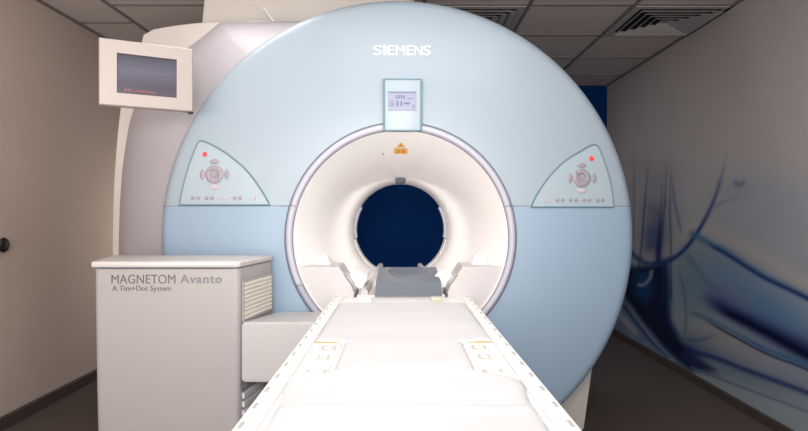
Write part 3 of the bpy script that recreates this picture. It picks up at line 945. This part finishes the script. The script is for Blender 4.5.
# ------------------------------------------------------------------ low housing between cabinet and table
hz = thing('connector_housing', 'low white boxy housing between the lettered cabinet and the patient table', 'housing', (-.5, 2.462, 0))
bm = bmesh.new()
xa, xb = -.172, .128
yf, yb_ = 0, .383
zf, zr, zl = .807, .787, P(250, 380, 2.5).z
v = [(xa, yf, zl), (xb, yf, zl), (xb, yf, zf), (xa, yf, zf)], [(xa+.066, yb_, zl), (xb, yb_, zl), (xb, yb_, zr), (xa+.066, yb_, zr)]
A = [bm.verts.new(p) for p in v[0]]; B = [bm.verts.new(p) for p in v[1]]
bm.faces.new(A); bm.faces.new(list(reversed(B)))
for k in range(4): bm.faces.new((A[k], B[k], B[(k+1) % 4], A[(k+1) % 4]))
bmesh.ops.bevel(bm, geom=bm.edges[:], offset=.008, segments=3, affect='EDGES')
o = obj('box_cover', bm, M['boxwhite'], hz, True, 40)
# ------------------------------------------------------------------ monitor
YLm, YRm = 2.55, 2.735
tl, bl_ = P(99.2, 37, YLm), P(99.2, 104.2, YLm)
tr, br_ = P(192.9, 49, YRm), P(193.2, 111.6, YRm)
zt, zb = (tl.z+tr.z)/2, (bl_.z+br_.z)/2
ang = math.atan2(tr.y-tl.y, tr.x-tl.x); wd = math.hypot(tr.x-tl.x, tr.y-tl.y); ht = zt-zb
mon = thing('monitor', 'white framed monitor with a dark screen mounted at the upper left of the scanner', 'monitor', (tl.x, tl.y, zb), ang)
su0, su1, sv0, sv1 = .178*wd, .818*wd, .195*ht, .80*ht
bm = bmesh.new()
d0, d1 = 0, .03
O = [(0, 0), (wd, 0), (wd, ht), (0, ht)]; I = [(su0, sv0), (su1, sv0), (su1, sv1), (su0, sv1)]
def rr(pts, y): return [bm.verts.new((x, y, z)) for x, z in pts]
of = rr([(.004, .004), (wd-.004, .004), (wd-.004, ht-.004), (.004, ht-.004)], 0); om = rr(O, .005); ob = rr(O, .045); inf = rr(I, 0); inb = rr(I, .012); obk = rr([(.004, .004), (wd-.004, .004), (wd-.004, ht-.004), (.004, ht-.004)], .05)
for A, B in ((inb, inf), (inf, of), (of, om), (om, ob), (ob, obk)):
    for k in range(4): bm.faces.new((A[k], A[(k+1) % 4], B[(k+1) % 4], B[k]))
bm.faces.new(obk)
obj('bezel', bm, M['bezel'], mon)
bm = bmesh.new(); box(bm, su0-.003, su1+.003, .008, .014, sv0-.003, sv1+.003); sc = obj('screen', bm, M['screen'], mon)
bm = bmesh.new()
import random
rnd = random.Random(2)
for k in range(9):
    x = su0+.03+k*.014; hh = .004+.006*rnd.random()
    box(bm, x, x+.009, .0068, .0082, sv0+.012, sv0+.012+hh)
obj('screen_print', bm, M['screen_print'], sc)
bm = bmesh.new()
A = [(.02, .015), (wd-.004, .004), (wd-.004, ht-.006), (.02, ht-.02)]; B = [(.12, .03), (wd-.01, .012), (wd-.01, ht-.05), (.12, ht-.06)]
va = [bm.verts.new((x, .05, z)) for x, z in A]; vb = [bm.verts.new((x, .13, z)) for x, z in B]
bm.faces.new(va); bm.faces.new(list(reversed(vb)))
for k in range(4): bm.faces.new((va[k], vb[k], vb[(k+1) % 4], va[(k+1) % 4]))
obj('back_shell', bm, M['bezel'], mon)
bm = bmesh.new()
box(bm, wd*.5, wd*.82, .12, .40, ht*.25, ht*.6, .006); obj('mount', bm, M['white'], mon)
bm = bmesh.new(); box(bm, wd-.016, wd+.004, .01, .04, -.008, .002, .001); obj('bottom_latch', bm, M['black'], mon)

# ------------------------------------------------------------------ little black knob on the left wall
q = P(-3.2, 245, 3.46)
kn = thing('wall_knob', 'small black rounded knob on the left wall, cut by the left picture edge', 'knob', (XL, q.y, q.z))
bm = bmesh.new()
pr = [(0, 0), (.0, .022), (.012, .022), (.016, .016), (.024, .02), (.034, .037), (.044, .043), (.054, .037), (.058, .02), (.059, .001)]
rings = [[Vector((a_, r*math.cos(2*PI*k/20), r*math.sin(2*PI*k/20))) for k in range(20)] for a_, r in pr[1:]]
R = loft(bm, rings); bm.faces.new(R[0]); bm.faces.new(list(reversed(R[-1])))
obj('grip', bm, M['black'], kn, True, 50)
bm = bmesh.new(); box(bm, 0, .004, -.03, .03, -.03, .03, .0015); obj('wall_plate', bm, M['steel'], kn)

# ------------------------------------------------------------------ light
def area(name, loc, rot, sx, sy, power, col=(1, 1, 1), spread=180):
    l = bpy.data.lights.new(name, 'AREA'); l.shape = 'RECTANGLE'; l.size = sx; l.size_y = sy; l.energy = power; l.color = col
    l.spread = math.radians(spread)
    o = bpy.data.objects.new(name, l); COL.objects.link(o); o.location = loc; o.rotation_euler = rot; return o
area('ceiling_lamp_and_fill', (.2, 1.75, 2.56), (0, 0, 0), 1.4, 1.2, 21, (1, .99, .985))
area('ceiling_lamp_and_fill', (-.9, 2.9, 2.56), (0, 0, 0), .6, .4, 2.6, (1, .98, .96), 120)  # added fill, brightens the tops of side cover, monitor and housing
area('room_fill', (-.5, -1.5, 1.7), (math.radians(84), 0, math.radians(-3)), 3.6, 1.8, 42, (1, .985, .98))  # broad fill added behind the camera to light the scanner front
area('side_fill', (-1.1, .9, 1.35), (math.radians(108), 0, math.radians(58)), .9, .9, 15, (1, .93, .86))  # out-of-view fill added to lift the left wall
area('front_fill', (-.1, -.3, 1.7), (math.radians(81), 0, 0), .5, .5, 9, (1, .985, .975), 75)  # narrow fill added near the camera, aimed into the tunnel mouth
area('aisle_fill', (-1.62, 5.2, 1.1), (0, math.radians(90), 0), .9, .6, 3.4, (1, .86, .74))  # fill hidden behind the scanner, added to brighten the far left wall
area('bounce_fill', (-1.5, 1.6, 1.6), (math.radians(160), 0, 0), .8, .6, 10, (1, .92, .84))  # upward fill added out of view for the left ceiling
area('side_fill', (.9, .8, 1.35), (math.radians(100), 0, math.radians(-55)), .9, .9, 4, (1, .98, .97))  # matching fill added for the near part of the mural wall
area('bounce_fill', (0, -.7, .9), (math.radians(130), 0, 0), 3.2, .8, 22, (1, .96, .93))  # wide upward fill added behind the camera to soften the ceiling
area('rear_fill', (0, 5.4, 2.56), (0, 0, 0), 1.6, .8, 11, (.95, .97, 1))  # unseen fill added behind the scanner so the navy wall shows
area('tunnel_lamp', (-.045, 3.62, 1.425), (math.radians(12), 0, 0), .2, .4, 3.0, (1, .97, .93))
w = bpy.data.worlds.new('room_air'); S.world = w; w.use_nodes = True
w.node_tree.nodes['Background'].inputs[0].default_value = (.97, .94, .93, 1)
w.node_tree.nodes['Background'].inputs[1].default_value = .8

# ------------------------------------------------------------------ camera
cam = bpy.data.cameras.new('camera'); co = bpy.data.objects.new('camera', cam); COL.objects.link(co)
co.location = (0, 0, CAMZ); co.rotation_euler = (math.radians(90), 0, 0)
cam.sensor_width = 36; cam.sensor_fit = 'HORIZONTAL'; cam.lens = F/808*36
cam.shift_x = -(CX-404)/808; cam.shift_y = (CY-215.5)/808
cam.clip_start = .01
S.camera = co
S.view_settings.view_transform = 'Standard'
S.view_settings.look = 'None'
S.view_settings.exposure = .3
